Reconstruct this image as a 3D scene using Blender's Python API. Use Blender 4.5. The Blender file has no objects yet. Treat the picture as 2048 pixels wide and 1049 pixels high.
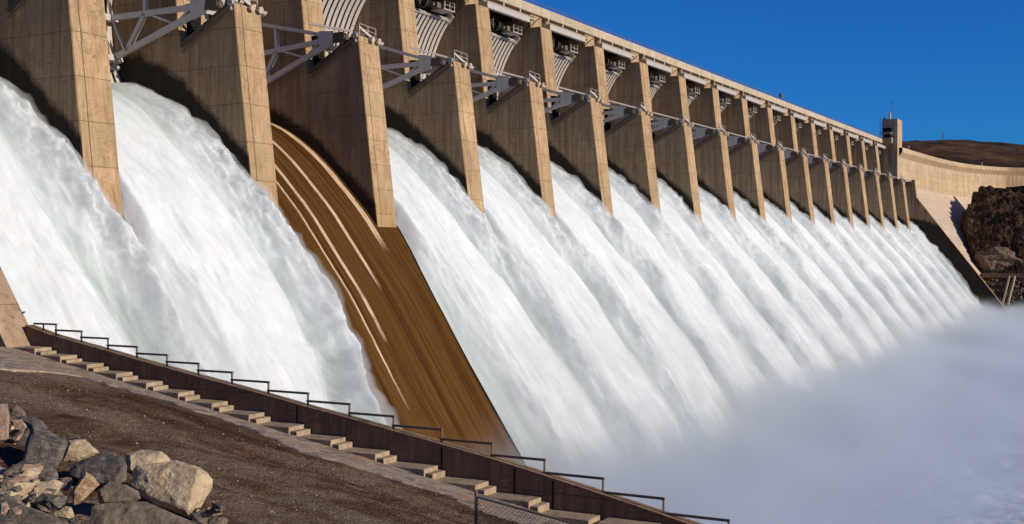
import bpy, bmesh, math, random
import numpy as np
from math import radians, sin, cos, atan2, sqrt, pi
random.seed(7)
RNG = np.random.default_rng(11)
S = bpy.context.scene
COL = S.collection
# ------------------------------------------------------------------ camera
# world: X along the dam axis (away from the camera), Y upstream, Z up; metres
FPX, HOR = 2400.0, 506.0                 # focal length and horizon row of the 2048 x 1049 photograph
TH = math.atan((2355 - 1024) / FPX)      # angle between the dam axis and the view axis
CT, ST = cos(TH), sin(TH)
cam = bpy.data.cameras.new("camera")
cam.sensor_width = 36.0
cam.lens = 36.0 * FPX / 2048
cam.shift_y = (HOR - 524.5) / 2048.0
cam.clip_start = 0.3
cam.clip_end = 9000
co = bpy.data.objects.new("camera", cam)
COL.objects.link(co)
co.location = (0, 0, 0)
co.rotation_euler = (pi / 2, 0, TH - pi / 2)
S.camera = co
# ------------------------------------------------------------------ light
SUN_EL, SUN_AZ = radians(20), radians(-89.3)     # azimuth of the direction towards the sun, from +X
w = bpy.data.worlds.new("World")
S.world = w
w.use_nodes = True
nt = w.node_tree
nt.nodes.clear()
sky = nt.nodes.new("ShaderNodeTexSky")
sky.sky_type = 'NISHITA'
sky.sun_disc = False
sky.sun_elevation = SUN_EL
sky.sun_rotation = pi / 2 - SUN_AZ
sky.air_density = 1.0
sky.dust_density = 0.0
sky.ozone_density = 4.0
sky.altitude = 400
tint = nt.nodes.new("ShaderNodeMix")
tint.data_type = 'RGBA'
tint.blend_type = 'MULTIPLY'
tint.inputs[0].default_value = 1.0
tint.inputs[7].default_value = (0.13, 0.66, 1.42, 1)
bg = nt.nodes.new("ShaderNodeBackground")
bg.inputs[1].default_value = 0.07
wo = nt.nodes.new("ShaderNodeOutputWorld")
nt.links.new(sky.outputs[0], tint.inputs[6])
nt.links.new(tint.outputs[2], bg.inputs[0])
nt.links.new(bg.outputs[0], wo.inputs[0])
sl = bpy.data.lights.new("sun", 'SUN')
sl.energy = 4.5
sl.angle = radians(0.5)
sl.color = (1.0, 0.87, 0.69)
so = bpy.data.objects.new("sun", sl)
COL.objects.link(so)
so.rotation_euler = (pi / 2 - SUN_EL, 0, SUN_AZ + pi / 2)
S.view_settings.view_transform = 'Standard'
S.view_settings.look = 'None'
S.view_settings.exposure = 0.0
S.cycles.use_denoising = True
S.cycles.max_bounces = 8
S.cycles.diffuse_bounces = 2
S.cycles.volume_bounces = 2
S.cycles.volume_max_steps = 128
S.cycles.volume_step_rate = 1.0
# ------------------------------------------------------------------ noise
def vnoise(x, y, z=0.0, seed=0):
    x, y, z = np.broadcast_arrays(np.asarray(x, float), np.asarray(y, float), np.asarray(z, float))
    xi, yi, zi = np.floor(x).astype(np.int64), np.floor(y).astype(np.int64), np.floor(z).astype(np.int64)
    xf, yf, zf = x - xi, y - yi, z - zi
    u, v, q = [t * t * (3 - 2 * t) for t in (xf, yf, zf)]
    def h(a, b, c):
        n = (a * 374761393 + b * 668265263 + c * 2147483647 + seed * 974711) & 0xFFFFFFFF
        n = ((n ^ (n >> 13)) * 1274126177) & 0xFFFFFFFF
        n = (n ^ (n >> 16)) & 0xFFFFFF
        return n / float(0xFFFFFF) * 2 - 1
    r = 0
    for i in (0, 1):
        for j in (0, 1):
            for k in (0, 1):
                wt = (u if i else 1 - u) * (v if j else 1 - v) * (q if k else 1 - q)
                r = r + wt * h(xi + i, yi + j, zi + k)
    return r
def fbm(x, y, z=0.0, o=4, seed=0, gain=0.5):
    r, a = 0, 1.0
    for i in range(o):
        f = 2.03 ** i
        r = r + a * vnoise(np.asarray(x) * f, np.asarray(y) * f, np.asarray(z) * f, seed + i)
        a *= gain
    return r
def sm(a, b, x):
    t = np.clip((np.asarray(x, float) - a) / (b - a), 0, 1)
    return t * t * (3 - 2 * t)
# ------------------------------------------------------------------ mesh helpers
class MB:
    def __init__(s): s.v = []; s.f = []
    def add(s, v, f):
        n = len(s.v); s.v += [tuple(p) for p in v]; s.f += [tuple(i + n for i in q) for q in f]; return s
    def box(s, x0, x1, y0, y1, z0, z1):
        return s.add([(x0, y0, z0), (x1, y0, z0), (x1, y1, z0), (x0, y1, z0), (x0, y0, z1), (x1, y0, z1), (x1, y1, z1), (x0, y1, z1)],
                     [(0, 3, 2, 1), (4, 5, 6, 7), (0, 1, 5, 4), (1, 2, 6, 5), (2, 3, 7, 6), (3, 0, 4, 7)])
    def prism(s, prof, x0, x1):                  # profile in (Y,Z) pushed along X
        n = len(prof)
        v = [(x0, p[0], p[1]) for p in prof] + [(x1, p[0], p[1]) for p in prof]
        return s.add(v, [tuple(range(n)), tuple(range(2 * n - 1, n - 1, -1))] + [(i, i + n, (i + 1) % n + n, (i + 1) % n) for i in range(n)])
    def beam(s, p, q, a, b=None, up=(0, 0, 1)):  # rectangular bar
        b = b or a
        p, q = np.array(p, float), np.array(q, float)
        d = q - p; d /= np.linalg.norm(d)
        u = np.array(up, float)
        if abs(d @ u) > .95: u = np.array((1., 0, 0))
        r = np.cross(d, u); r /= np.linalg.norm(r); u = np.cross(r, d)
        c = [(-1, -1), (1, -1), (1, 1), (-1, 1)]
        v = [p + r * i * a / 2 + u * j * b / 2 for i, j in c] + [q + r * i * a / 2 + u * j * b / 2 for i, j in c]
        return s.add(v, [(0, 1, 2, 3), (7, 6, 5, 4), (0, 4, 5, 1), (1, 5, 6, 2), (2, 6, 7, 3), (3, 7, 4, 0)])
    def tube(s, p, q, r, n=8, r2=None):
        r2 = r if r2 is None else r2
        p, q = np.array(p, float), np.array(q, float)
        d = q - p; d /= np.linalg.norm(d)
        u = np.array((0, 0, 1.)) if abs(d[2]) < .9 else np.array((1., 0, 0))
        a = np.cross(d, u); a /= np.linalg.norm(a); b = np.cross(a, d)
        v = []
        for P, R in ((p, r), (q, r2)):
            v += [P + (a * cos(2 * pi * i / n) + b * sin(2 * pi * i / n)) * R for i in range(n)]
        return s.add(v, [(i, (i + 1) % n, (i + 1) % n + n, i + n) for i in range(n)] + [tuple(range(n - 1, -1, -1)), tuple(range(n, 2 * n))])
    def arc(s, x0, x1, r0, r1, a0, a1, n=16):    # curved bar about the X axis through the origin (upstream side)
        v = []
        for i in range(n + 1):
            t = radians(a0 + (a1 - a0) * i / n)
            for X, R in ((x0, r0), (x1, r0), (x1, r1), (x0, r1)): v.append((X, R * cos(t), R * sin(t)))
        f = [(0, 1, 2, 3), (4 * n + 3, 4 * n + 2, 4 * n + 1, 4 * n)]
        for i in range(n):
            for j in range(4): f.append((4 * i + j, 4 * i + 4 + j, 4 * i + 4 + (j + 1) % 4, 4 * i + (j + 1) % 4))
        return s.add(v, f)
    def build(s, name, mat, parent=None, smooth=False, loc=None):
        me = bpy.data.meshes.new(name)
        me.from_pydata([tuple(float(c) for c in p) for p in s.v], [], s.f)
        bm = bmesh.new(); bm.from_mesh(me); bmesh.ops.recalc_face_normals(bm, faces=bm.faces); bm.to_mesh(me); bm.free()
        if smooth:
            for p in me.polygons: p.use_smooth = True
        me.materials.append(mat)
        o = bpy.data.objects.new(name, me); COL.objects.link(o)
        if parent: o.parent = parent
        if loc: o.location = loc
        return o
def bevel(o, w, seg=1):
    bm = bmesh.new(); bm.from_mesh(o.data)
    bmesh.ops.bevel(bm, geom=bm.edges[:], offset=w, segments=seg, affect='EDGES')
    bm.to_mesh(o.data); bm.free(); return o
def gridmesh(name, P, mat, parent=None, smooth=True, attr=None):
    n, m = P.shape[:2]
    me = bpy.data.meshes.new(name)
    idx = np.arange(n * m).reshape(n, m)
    q = np.stack([idx[:-1, :-1], idx[1:, :-1], idx[1:, 1:], idx[:-1, 1:]], -1).reshape(-1, 4)
    me.vertices.add(n * m); me.vertices.foreach_set("co", P.reshape(-1).astype(np.float32))
    me.loops.add(q.size); me.loops.foreach_set("vertex_index", q.reshape(-1).astype(np.int32))
    me.polygons.add(len(q)); me.polygons.foreach_set("loop_start", (np.arange(len(q)) * 4).astype(np.int32))
    me.polygons.foreach_set("use_smooth", np.full(len(q), smooth))
    me.update(calc_edges=True); me.validate()
    for k, a in (attr or {}).items():
        at = me.attributes.new(k, 'FLOAT', 'POINT'); at.data.foreach_set("value", a.reshape(-1).astype(np.float32))
    me.materials.append(mat)
    o = bpy.data.objects.new(name, me); COL.objects.link(o)
    if parent: o.parent = parent
    return o
def empty(name, loc, label=None, cat=None, group=None):
    o = bpy.data.objects.new(name, None); COL.objects.link(o); o.location = loc; o.empty_display_size = .5
    if label: tag(o, label, cat, group)
    return o
def tag(o, label, cat, group=None):
    o['label'] = label; o['category'] = cat
    if group: o['group'] = group
    return o
def kind(o, k): o['kind'] = k; return o
def copy_tree(o, parent=None):
    c = o.copy(); COL.objects.link(c); c.parent = parent
    for ch in list(o.children): copy_tree(ch, c)
    return c
def ordn(n):
    W = ["zeroth", "first", "second", "third", "fourth", "fifth", "sixth", "seventh", "eighth", "ninth", "tenth", "eleventh", "twelfth",
         "thirteenth", "fourteenth", "fifteenth", "sixteenth", "seventeenth", "eighteenth", "nineteenth", "twentieth"]
    return W[n]
# ------------------------------------------------------------------ material helpers
class NT:
    def __init__(s, name):
        s.m = bpy.data.materials.new(name); s.m.use_nodes = True; s.t = s.m.node_tree; s.t.nodes.clear()
        s.out = s.n("ShaderNodeOutputMaterial"); s.b = s.n("ShaderNodeBsdfPrincipled")
        s.t.links.new(s.b.outputs[0], s.out.inputs[0]); s.tc = s.n("ShaderNodeTexCoord")
    def n(s, t): return s.t.nodes.new(t)
    def l(s, a, b): s.t.links.new(a, b)
    def coord(s, sc=(1, 1, 1), which='Object'):
        mp = s.n("ShaderNodeMapping"); mp.inputs['Scale'].default_value = sc; src = s.tc.outputs[which]
        if getattr(s, 'rnd', None):      # every block weathers differently
            va = s.n("ShaderNodeVectorMath"); va.operation = 'MULTIPLY_ADD'; s.l(s.rnd, va.inputs[0]); va.inputs[1].default_value = (97, 53, 31); s.l(src, va.inputs[2]); src = va.outputs[0]
        s.l(src, mp.inputs[0]); return mp.outputs[0]
    def noise(s, sc, scale=1, det=4, rough=.55, which='Object', dist=0):
        x = s.n("ShaderNodeTexNoise"); x.inputs['Scale'].default_value = scale; x.inputs['Detail'].default_value = det
        x.inputs['Roughness'].default_value = rough; x.inputs['Distortion'].default_value = dist
        s.l(s.coord(sc, which), x.inputs['Vector']); return x.outputs[0]
    def vor(s, sc, scale=1, feat='F1', out=0, which='Object'):
        x = s.n("ShaderNodeTexVoronoi"); x.feature = feat; x.inputs['Scale'].default_value = scale; s.l(s.coord(sc, which), x.inputs['Vector']); return x.outputs[out]
    def ramp(s, x, pts):
        r = s.n("ShaderNodeValToRGB"); e = r.color_ramp.elements
        while len(e) < len(pts): e.new(.5)
        for i, (p, c) in enumerate(pts):
            e[i].position = p; e[i].color = (c if len(c) == 4 else (*c, 1)) if hasattr(c, '__len__') else (c, c, c, 1)
        s.l(x, r.inputs[0]); return r.outputs[0]
    def mix(s, f, a, b, mode='MIX'):
        x = s.n("ShaderNodeMix"); x.data_type = 'RGBA'; x.blend_type = mode
        for i, v in ((0, f), (6, a), (7, b)):
            if hasattr(v, 'is_linked'): s.l(v, x.inputs[i])
            elif i == 0: x.inputs[0].default_value = v
            else: x.inputs[i].default_value = (*v, 1) if len(v) == 3 else v
        return x.outputs[2]
    def math(s, op, a, b=0.0, c=None, clamp=False):
        x = s.n("ShaderNodeMath"); x.operation = op; x.use_clamp = clamp
        for i, v in enumerate((a, b) if c is None else (a, b, c)):
            if hasattr(v, 'is_linked'): s.l(v, x.inputs[i])
            else: x.inputs[i].default_value = v
        return x.outputs[0]
    def sep(s, which='Object'):
        x = s.n("ShaderNodeSeparateXYZ"); s.l(s.tc.outputs[which], x.inputs[0]); return x.outputs
    def bump(s, h, strength=.5, dist=.05):
        b = s.n("ShaderNodeBump"); b.inputs['Strength'].default_value = strength; b.inputs['Distance'].default_value = dist
        s.l(h, b.inputs['Height']); s.l(b.outputs[0], s.b.inputs['Normal']); return b
    def fin(s, col, rough=.85, spec=.3, metal=0):
        if hasattr(col, 'is_linked'): s.l(col, s.b.inputs['Base Color'])
        else: s.b.inputs['Base Color'].default_value = (*col, 1)
        if hasattr(rough, 'is_linked'): s.l(rough, s.b.inputs['Roughness'])
        else: s.b.inputs['Roughness'].default_value = rough
        s.b.inputs['Specular IOR Level'].default_value = spec; s.b.inputs['Metallic'].default_value = metal
        return s.m
# spillway crest profile (Y, Z)
OG = [(40, -27.5), (44, -27), (46.5, -24.5), (50, -19), (52.5, -15.2), (55.6, -10.5), (59.8, -3.8), (63.7, 1.2), (65.4, 3.5), (67.7, 5.9), (70, 8.25),
      (72.4, 10.2), (74.8, 11.75), (77.35, 12.85), (79.5, 13.15), (82, 13.0), (86, 11.5), (92, 6), (96, -20)]
OGY = np.array([p[0] for p in OG]); OGZ = np.array([p[1] for p in OG])
def ogz(Y):
    Y = np.asarray(Y, float)
    return (np.interp(Y - .9, OGY, OGZ) + np.interp(Y, OGY, OGZ) * 2 + np.interp(Y + .9, OGY, OGZ)) / 4
PITCH, X0, PW = 16.845, 40.31, 3.2
PX = lambda k: X0 + PITCH * k            # left (near) face of pier k

def concrete(name, c0, c1, stain, lift=2.3, streak=.55, wet=False, wslope=.28, joints=True, vline=None, ochre=False, stain_amt=.6, panel=None):
    t = NT(name)
    oi = t.n("ShaderNodeObjectInfo"); t.rnd = oi.outputs['Random']
    big = t.noise((.12, .12, .12), 1, 5)
    col = t.mix(t.ramp(big, [(.35, 0), (.65, 1)]), c0, c1)
    st = t.noise((1.6, 1.6, .10), 1, 5, .65)
    st2 = t.noise((5, 5, .25), 1, 4, .6)
    col = t.mix(t.math('MULTIPLY', t.ramp(st, [(.48, 0), (.68, 1)]), stain_amt), col, stain)
    col = t.mix(t.math('MULTIPLY', t.ramp(st2, [(.45, 0), (.75, 1)]), streak * .5), col, tuple(x * .55 for x in stain))
    fine = t.noise((1, 1, 1), 6, 5, .7)
    col = t.mix(.35, col, t.ramp(fine, [(.3, .25), (.7, .75)]), 'OVERLAY')
    X, Y, Z = t.sep()[:3]
    # pitted form-board rows and blotchy weathering, different on every block
    wv = t.noise((.45, .45, .7), 1, 6, .7)
    pit = t.noise((2.2, 2.2, 7), 1, 4, .75)
    pm = t.math('MULTIPLY', t.ramp(wv, [(.47, 0), (.58, 1)]), t.ramp(pit, [(.50, 0), (.60, 1)]))
    col = t.mix(t.math('MULTIPLY', pm, .75), col, tuple(x * .9 for x in stain))
    pale_ = t.noise((.9, .9, .35), 1.3, 6, .7)
    col = t.mix(t.math('MULTIPLY', t.ramp(pale_, [(.52, 0), (.68, 1)]), .45), col, tuple(min(1, x * 1.4) for x in c0))
    run = t.noise((2.6, 2.6, .05), 1.0, 5, .7)
    col = t.mix(t.math('MULTIPLY', t.ramp(run, [(.54, 0), (.66, 1)]), .75 * streak), col, (.20, .085, .03))
    h = fine
    if joints:
        zz = t.math('ADD', t.math('ADD', Z, t.math('MULTIPLY', oi.outputs['Random'], 1.4)), t.math('MULTIPLY', t.noise((.3, .3, .1), 1, 2), .12))
        fr = t.math('FRACT', t.math('DIVIDE', zz, lift))
        ln = t.math('LESS_THAN', fr, .022)
        # every lift of concrete is a slightly different grey
        wn = t.n("ShaderNodeTexWhiteNoise"); wn.noise_dimensions = '1D'
        t.l(t.math('FLOOR', t.math('DIVIDE', zz, lift)), wn.inputs['W'])
        col = t.mix(t.math('MULTIPLY', t.math('SUBTRACT', wn.outputs[0], .2, clamp=True), .5), col, tuple(x * .62 for x in c0))
        col = t.mix(t.math('MULTIPLY', ln, .5), col, tuple(x * .35 for x in stain))
        h = t.math('SUBTRACT', fine, t.math('MULTIPLY', ln, 2.0))
    if panel:
        fp = t.math('FRACT', t.math('DIVIDE', X, panel)); lp = t.math('LESS_THAN', fp, .012)
        col = t.mix(t.math('MULTIPLY', lp, .6), col, tuple(x * .4 for x in stain))
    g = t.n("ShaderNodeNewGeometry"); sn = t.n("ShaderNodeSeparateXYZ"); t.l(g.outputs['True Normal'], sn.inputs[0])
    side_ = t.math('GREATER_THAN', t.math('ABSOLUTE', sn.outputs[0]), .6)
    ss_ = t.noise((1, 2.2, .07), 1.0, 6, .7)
    col = t.mix(t.math('MULTIPLY', t.math('MULTIPLY', side_, t.ramp(ss_, [(.40, .15), (.60, 1)])), .52 * streak / .55), col, (.17, .09, .05))  # brown streaks on side faces only, also darkening them in place of shade
    if vline is not None:                # conduit line on the downstream face
        dx = t.math('ABSOLUTE', t.math('SUBTRACT', t.math('ADD', X, t.math('MULTIPLY', t.noise((.05, .05, .35), 1, 3), .12)), vline))
        m = t.math('MULTIPLY', t.math('LESS_THAN', dx, .045), t.math('LESS_THAN', sn.outputs[1], -.5))
        col = t.mix(t.math('MULTIPLY', m, .75), col, tuple(x * .3 for x in stain))
    if ochre:
        face = t.math('LESS_THAN', sn.outputs[1], -.5)
        lo = t.math('DIVIDE', t.math('SUBTRACT', 7.5, t.math('ADD', Z, t.math('MULTIPLY', t.noise((.6, .6, .25), 1, 4), 4))), 5.0, clamp=True)
        col = t.mix(t.math('MULTIPLY', t.math('MULTIPLY', face, lo), .75), col, (.30, .17, .055))
    if wet:                              # side walls are black and wet just above the flow
        fc = t.n("ShaderNodeFloatCurve"); cu = fc.mapping.curves[0]
        ys = [40, 46.5, 52.5, 59.8, 63.7, 67.7, 72.4, 77.35, 82, 90]
        while len(cu.points) < len(ys): cu.points.new(.5, .5)
        for p, yy in zip(cu.points, ys): p.location = ((yy - 40) / 50, (float(ogz(yy)) + 30) / 50); p.handle_type = 'VECTOR'
        fc.mapping.update()
        t.l(t.math('DIVIDE', t.math('SUBTRACT', Y, 40), 50), fc.inputs['Value'])
        oz = t.math('SUBTRACT', t.math('MULTIPLY', fc.outputs[0], 50), 30)
        dist = t.math('ADD', t.math('SUBTRACT', Z, oz), t.math('MULTIPLY', t.math('SUBTRACT', t.noise((1, .8, .8), 1, 5, .7), .5), 1.8))
        # distance grows downstream where the sheet throws more spray
        lim = t.math('ADD', wet, t.math('MULTIPLY', t.math('MAXIMUM', t.math('SUBTRACT', 68, Y), 0), wslope))
        mk = t.math('MULTIPLY', t.math('SUBTRACT', 1, t.math('DIVIDE', t.math('SUBTRACT', dist, lim), .8), clamp=True), t.math('GREATER_THAN', t.math('ABSOLUTE', sn.outputs[0]), .6), clamp=True)
        col = t.mix(t.math('MULTIPLY', mk, .93), col, (.014, .010, .008))
    t.bump(h, .35, .03)
    return t.fin(col, .9, .2)
M = {}
C0, C1, STN = (.52, .365, .21), (.41, .28, .155), (.19, .105, .055)
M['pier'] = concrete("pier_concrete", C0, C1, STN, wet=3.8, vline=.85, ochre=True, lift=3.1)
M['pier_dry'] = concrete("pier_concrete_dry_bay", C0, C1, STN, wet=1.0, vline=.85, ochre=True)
M['wall'] = concrete("wall_concrete", (.33, .22, .125), (.25, .165, .09), (.12, .07, .035), lift=3, streak=.8)
M['block'] = concrete("block_concrete", (.38, .27, .18), (.31, .215, .14), (.2, .12, .07), lift=2.4, streak=.3)
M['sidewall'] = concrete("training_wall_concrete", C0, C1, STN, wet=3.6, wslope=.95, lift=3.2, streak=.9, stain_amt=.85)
M['pale'] = concrete("crest_concrete", (.55, .47, .35), (.46, .38, .27), (.30, .21, .13), lift=50, joints=False, streak=.4, panel=4.2, stain_amt=.3)
M['wing'] = concrete("abutment_concrete", (.60, .47, .31), (.50, .37, .23), (.36, .22, .12), lift=1.9, streak=.9, panel=11.0, stain_amt=.75)
M['wing_slope'] = concrete("abutment_slope_concrete", (.60, .49, .38), (.54, .43, .32), (.40, .28, .19), lift=1.6, streak=.6, stain_amt=.5)
M['step'] = concrete("step_concrete", (.42, .33, .23), (.34, .26, .18), (.2, .13, .08), joints=False, streak=.3)
def metal(name, c, rough=.5, met=.0, dirt=(.12, .07, .04), amt=.4):
    t = NT(name)
    n = t.noise((1, 1, 1), 1.7, 5, .65)
    col = t.mix(t.math('MULTIPLY', t.ramp(n, [(.5, 0), (.72, 1)]), amt), c, dirt)
    t.bump(t.noise((1, 1, 1), 14, 3), .1, .01)
    return t.fin(col, rough, .4, met)
M['gate'] = metal("grey_painted_steel", (.50, .45, .41), .5, amt=.25)
M['arm'] = metal("grey_arm_paint", (.56, .50, .45), .5, amt=.25)
M['rust'] = metal("rusty_steel", (.10, .075, .05), .8, dirt=(.20, .09, .03), amt=.7)
M['rail'] = metal("weathered_rail_steel", (.14, .11, .08), .7, amt=.5)
M['white'] = metal("pale_galvanised_steel", (.46, .42, .38), .5, amt=.2)
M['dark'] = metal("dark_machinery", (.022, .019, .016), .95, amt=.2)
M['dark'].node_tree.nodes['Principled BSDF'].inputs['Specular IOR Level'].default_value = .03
M['lens'] = metal("lamp_glass", (.55, .42, .28), .25, amt=.2)
def chute_mat():
    t = NT("stained_chute_concrete")
    X, Y, Z = t.sep()[:3]
    s1 = t.noise((1.5, .03, .03), 1, 8, .72)
    s2 = t.noise((7.5, .06, .06), 1, 6, .75)
    col = t.ramp(s1, [(.30, (.030, .012, .004)), (.45, (.085, .036, .009)), (.58, (.135, .066, .018)), (.75, (.085, .038, .010))])
    col = t.mix(t.ramp(s2, [(.40, 0), (.70, .7)]), col, (.028, .013, .004))
    grey = t.noise((2.1, .04, .04), 2.3, 5, .6)
    col = t.mix(t.ramp(grey, [(.62, 0), (.72, .55)]), col, (.13, .09, .065))
    blot = t.noise((2.0, .28, .28), 1, 8, .78, dist=.3)
    col = t.mix(t.ramp(blot, [(.50, 0), (.72, .6)]), col, (.045, .018, .006))
    fl = t.noise((22, .09, .09), 1, 4, .8)
    col = t.mix(t.ramp(fl, [(.60, 0), (.70, .6)]), col, (.27, .17, .075))
    wob = t.math('MULTIPLY', t.math('SUBTRACT', t.noise((.4, .5, .5), 1, 6, .7), .5), .55)
    # pale ragged stripes running down the face
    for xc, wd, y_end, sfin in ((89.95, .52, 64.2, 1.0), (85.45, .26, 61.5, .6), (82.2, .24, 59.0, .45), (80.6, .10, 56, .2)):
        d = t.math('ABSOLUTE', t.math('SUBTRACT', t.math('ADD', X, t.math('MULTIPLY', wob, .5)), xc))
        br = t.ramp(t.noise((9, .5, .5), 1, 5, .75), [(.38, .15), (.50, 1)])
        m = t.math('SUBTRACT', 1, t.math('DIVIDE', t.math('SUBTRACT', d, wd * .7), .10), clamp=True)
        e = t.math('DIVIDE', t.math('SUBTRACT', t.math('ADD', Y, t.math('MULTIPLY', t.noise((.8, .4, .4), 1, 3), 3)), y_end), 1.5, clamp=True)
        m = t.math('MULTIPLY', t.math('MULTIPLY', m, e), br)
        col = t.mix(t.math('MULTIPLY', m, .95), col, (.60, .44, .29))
    t.bump(t.noise((5, 2.5, 2.5), 1, 7, .75), .6, .06)
    return t.fin(col, .95, .03)
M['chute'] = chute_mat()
def foam():
    t = NT("white_foaming_water")
    a = t.n("ShaderNodeAttribute"); a.attribute_name = "green"
    r_ = t.n("ShaderNodeAttribute"); r_.attribute_name = "churn"
    n = t.noise((1.0, .16, .16), 1, 6, .62, dist=.4)
    n2 = t.noise((1.6, 1.0, 1.0), 1.0, 7, .72, dist=.8)
    big = t.noise((.30, .09, .09), 1, 4, .6)
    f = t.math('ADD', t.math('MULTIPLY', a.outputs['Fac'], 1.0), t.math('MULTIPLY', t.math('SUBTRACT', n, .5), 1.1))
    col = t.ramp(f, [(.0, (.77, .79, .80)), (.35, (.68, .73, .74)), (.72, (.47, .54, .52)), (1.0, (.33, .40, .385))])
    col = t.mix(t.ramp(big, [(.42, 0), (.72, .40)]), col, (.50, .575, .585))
    ch = t.math('MULTIPLY', t.ramp(n2, [(.42, 0), (.62, 1)]), t.math('ADD', .18, t.math('MULTIPLY', r_.outputs['Fac'], .62)))
    col = t.mix(ch, col, (.40, .455, .46))
    h = t.math('ADD', t.noise((1.8, .55, .55), 1, 7, .7), t.math('MULTIPLY', t.noise((6, 3, 3), 1, 4, .65), .15))
    t.bump(h, .22, .35)
    return t.fin(col, .75, .1)
M['foam'] = foam()
def river():
    t = NT("churned_river_water")
    n = t.noise((1, 1, 1), .30, 9, .70, dist=1.0)
    col = t.ramp(n, [(.36, (.06, .10, .13)), (.48, (.24, .31, .36)), (.55, (.60, .66, .71)), (.66, (.86, .89, .92))])
    t.bump(t.noise((1, 1, 1), .6, 7, .65), .6, .5)
    return t.fin(col, .35, .5)
M['river'] = river()
def gravel():
    t = NT("gravel_ground")
    n = t.noise((1, .45, .3), .30, 7, .68, dist=.7); n2 = t.noise((1, 1, 1), 9, 4, .7)
    col = t.ramp(n, [(.34, (.055, .026, .014)), (.46, (.125, .070, .040)), (.54, (.19, .135, .088)), (.66, (.23, .17, .115)), (.8, (.12, .075, .045))])
    col = t.mix(.6, col, t.ramp(n2, [(.3, .2), (.7, .8)]), 'OVERLAY')
    v = t.vor((1, 1, 1), 11); vc = t.vor((1, 1, 1), 11, out=1)
    sc = t.n("ShaderNodeSeparateColor"); t.l(vc, sc.inputs[0])
    m = t.math('MULTIPLY', t.math('GREATER_THAN', sc.outputs[0], .86), t.math('LESS_THAN', v, .30))
    col = t.mix(t.math('MULTIPLY', m, .7), col, (.40, .32, .24))
    h = t.math('ADD', t.math('MULTIPLY', t.math('SUBTRACT', 1, v), .5), t.math('MULTIPLY', t.noise((1, 1, 1), 2.2, 6, .7), 2.2))
    t.bump(h, .9, .16)
    return t.fin(col, .95, .1)
M['gravel'] = gravel()
def cobble():
    t = NT("stone_paved_apron")
    v = t.vor((1, 1, 1), 1.3, 'DISTANCE_TO_EDGE'); vc = t.vor((1, 1, 1), 1.3, out=1)
    sc = t.n("ShaderNodeSeparateColor"); t.l(vc, sc.inputs[0])
    st = t.ramp(sc.outputs[0], [(0, (.15, .13, .12)), (.4, (.26, .20, .15)), (.75, (.33, .25, .18)), (.85, (.36, .19, .09)), (1, (.19, .18, .18))])
    col = t.mix(t.ramp(v, [(.03, 1), (.10, 0)]), st, (.36, .285, .21))
    col = t.mix(.4, col, t.ramp(t.noise((1, 1, 1), 5, 5, .7), [(.3, .25), (.7, .75)]), 'OVERLAY')
    t.bump(t.math('ADD', v, t.math('MULTIPLY', t.noise((1, 1, 1), 6, 5), .4)), .7, .08)
    return t.fin(col, .9, .2)
M['cobble'] = cobble()
def rockmat(name, a, b, vein, amt=.5, vs=1.4):
    t = NT(name)
    n = t.noise((1, 1, 1), 1.3, 7, .68, dist=.6)
    col = t.ramp(n, [(.32, a), (.66, b)])
    vv = t.noise((.8, .8, 2.0), vs, 6, .6, dist=1.6)
    ln = t.ramp(t.math('ABSOLUTE', t.math('SUBTRACT', vv, .5)), [(0, 1), (.018, 0)])
    col = t.mix(t.math('MULTIPLY', ln, amt), col, vein)
    col = t.mix(.45, col, t.ramp(t.noise((1, 1, 1), 7, 6, .75), [(.3, .2), (.7, .8)]), 'OVERLAY')
    t.bump(t.math('ADD', t.noise((1, 1, 1), 3, 9, .72), t.math('MULTIPLY', t.noise((.6, .6, 2.6), 2.2, 5, .6, dist=1), .8)), .8, .12)
    return t.fin(col, .9, .2)
M['rock_tan'] = rockmat("tan_rock", (.42, .31, .19), (.60, .47, .31), (.66, .55, .40))
M['rock_pink'] = rockmat("pinkish_rock", (.33, .22, .15), (.50, .36, .26), (.30, .18, .12))
M['rock_dark'] = rockmat("dark_grey_rock", (.085, .074, .062), (.17, .145, .118), (.34, .31, .27), .55, 1.0)
M['rock_brown'] = rockmat("brown_grey_rock", (.16, .125, .09), (.25, .20, .145), (.34, .27, .19), .3)
M['rock_rust'] = rockmat("orange_stained_rock", (.35, .19, .08), (.60, .46, .30), (.2, .09, .03), .6)
def hillmat(name, a, b, c, s):
    t = NT(name)
    n = t.noise((1, 1, 1), s, 8, .65); n2 = t.noise((1, 1, 2.2), s * 5, 6, .7)
    col = t.ramp(n, [(.36, a), (.52, b), (.70, c)])
    col = t.mix(.7, col, t.ramp(n2, [(.32, .12), (.68, .85)]), 'OVERLAY')
    pt = t.noise((1, 1, 1), s * 1.7, 9, .75, dist=.8)
    col = t.mix(t.ramp(pt, [(.50, 0), (.60, .75)]), col, tuple(x * .45 for x in a))
    t.bump(n2, .9, .12 / s * .2)
    return t.fin(col, .95, .08)
M['hill'] = hillmat("dry_scrub_hillside", (.030, .021, .012), (.085, .044, .020), (.12, .068, .034), .012)
M['cliff'] = hillmat("dark_brown_cliff", (.030, .021, .013), (.078, .047, .027), (.15, .092, .05), .16)

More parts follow.
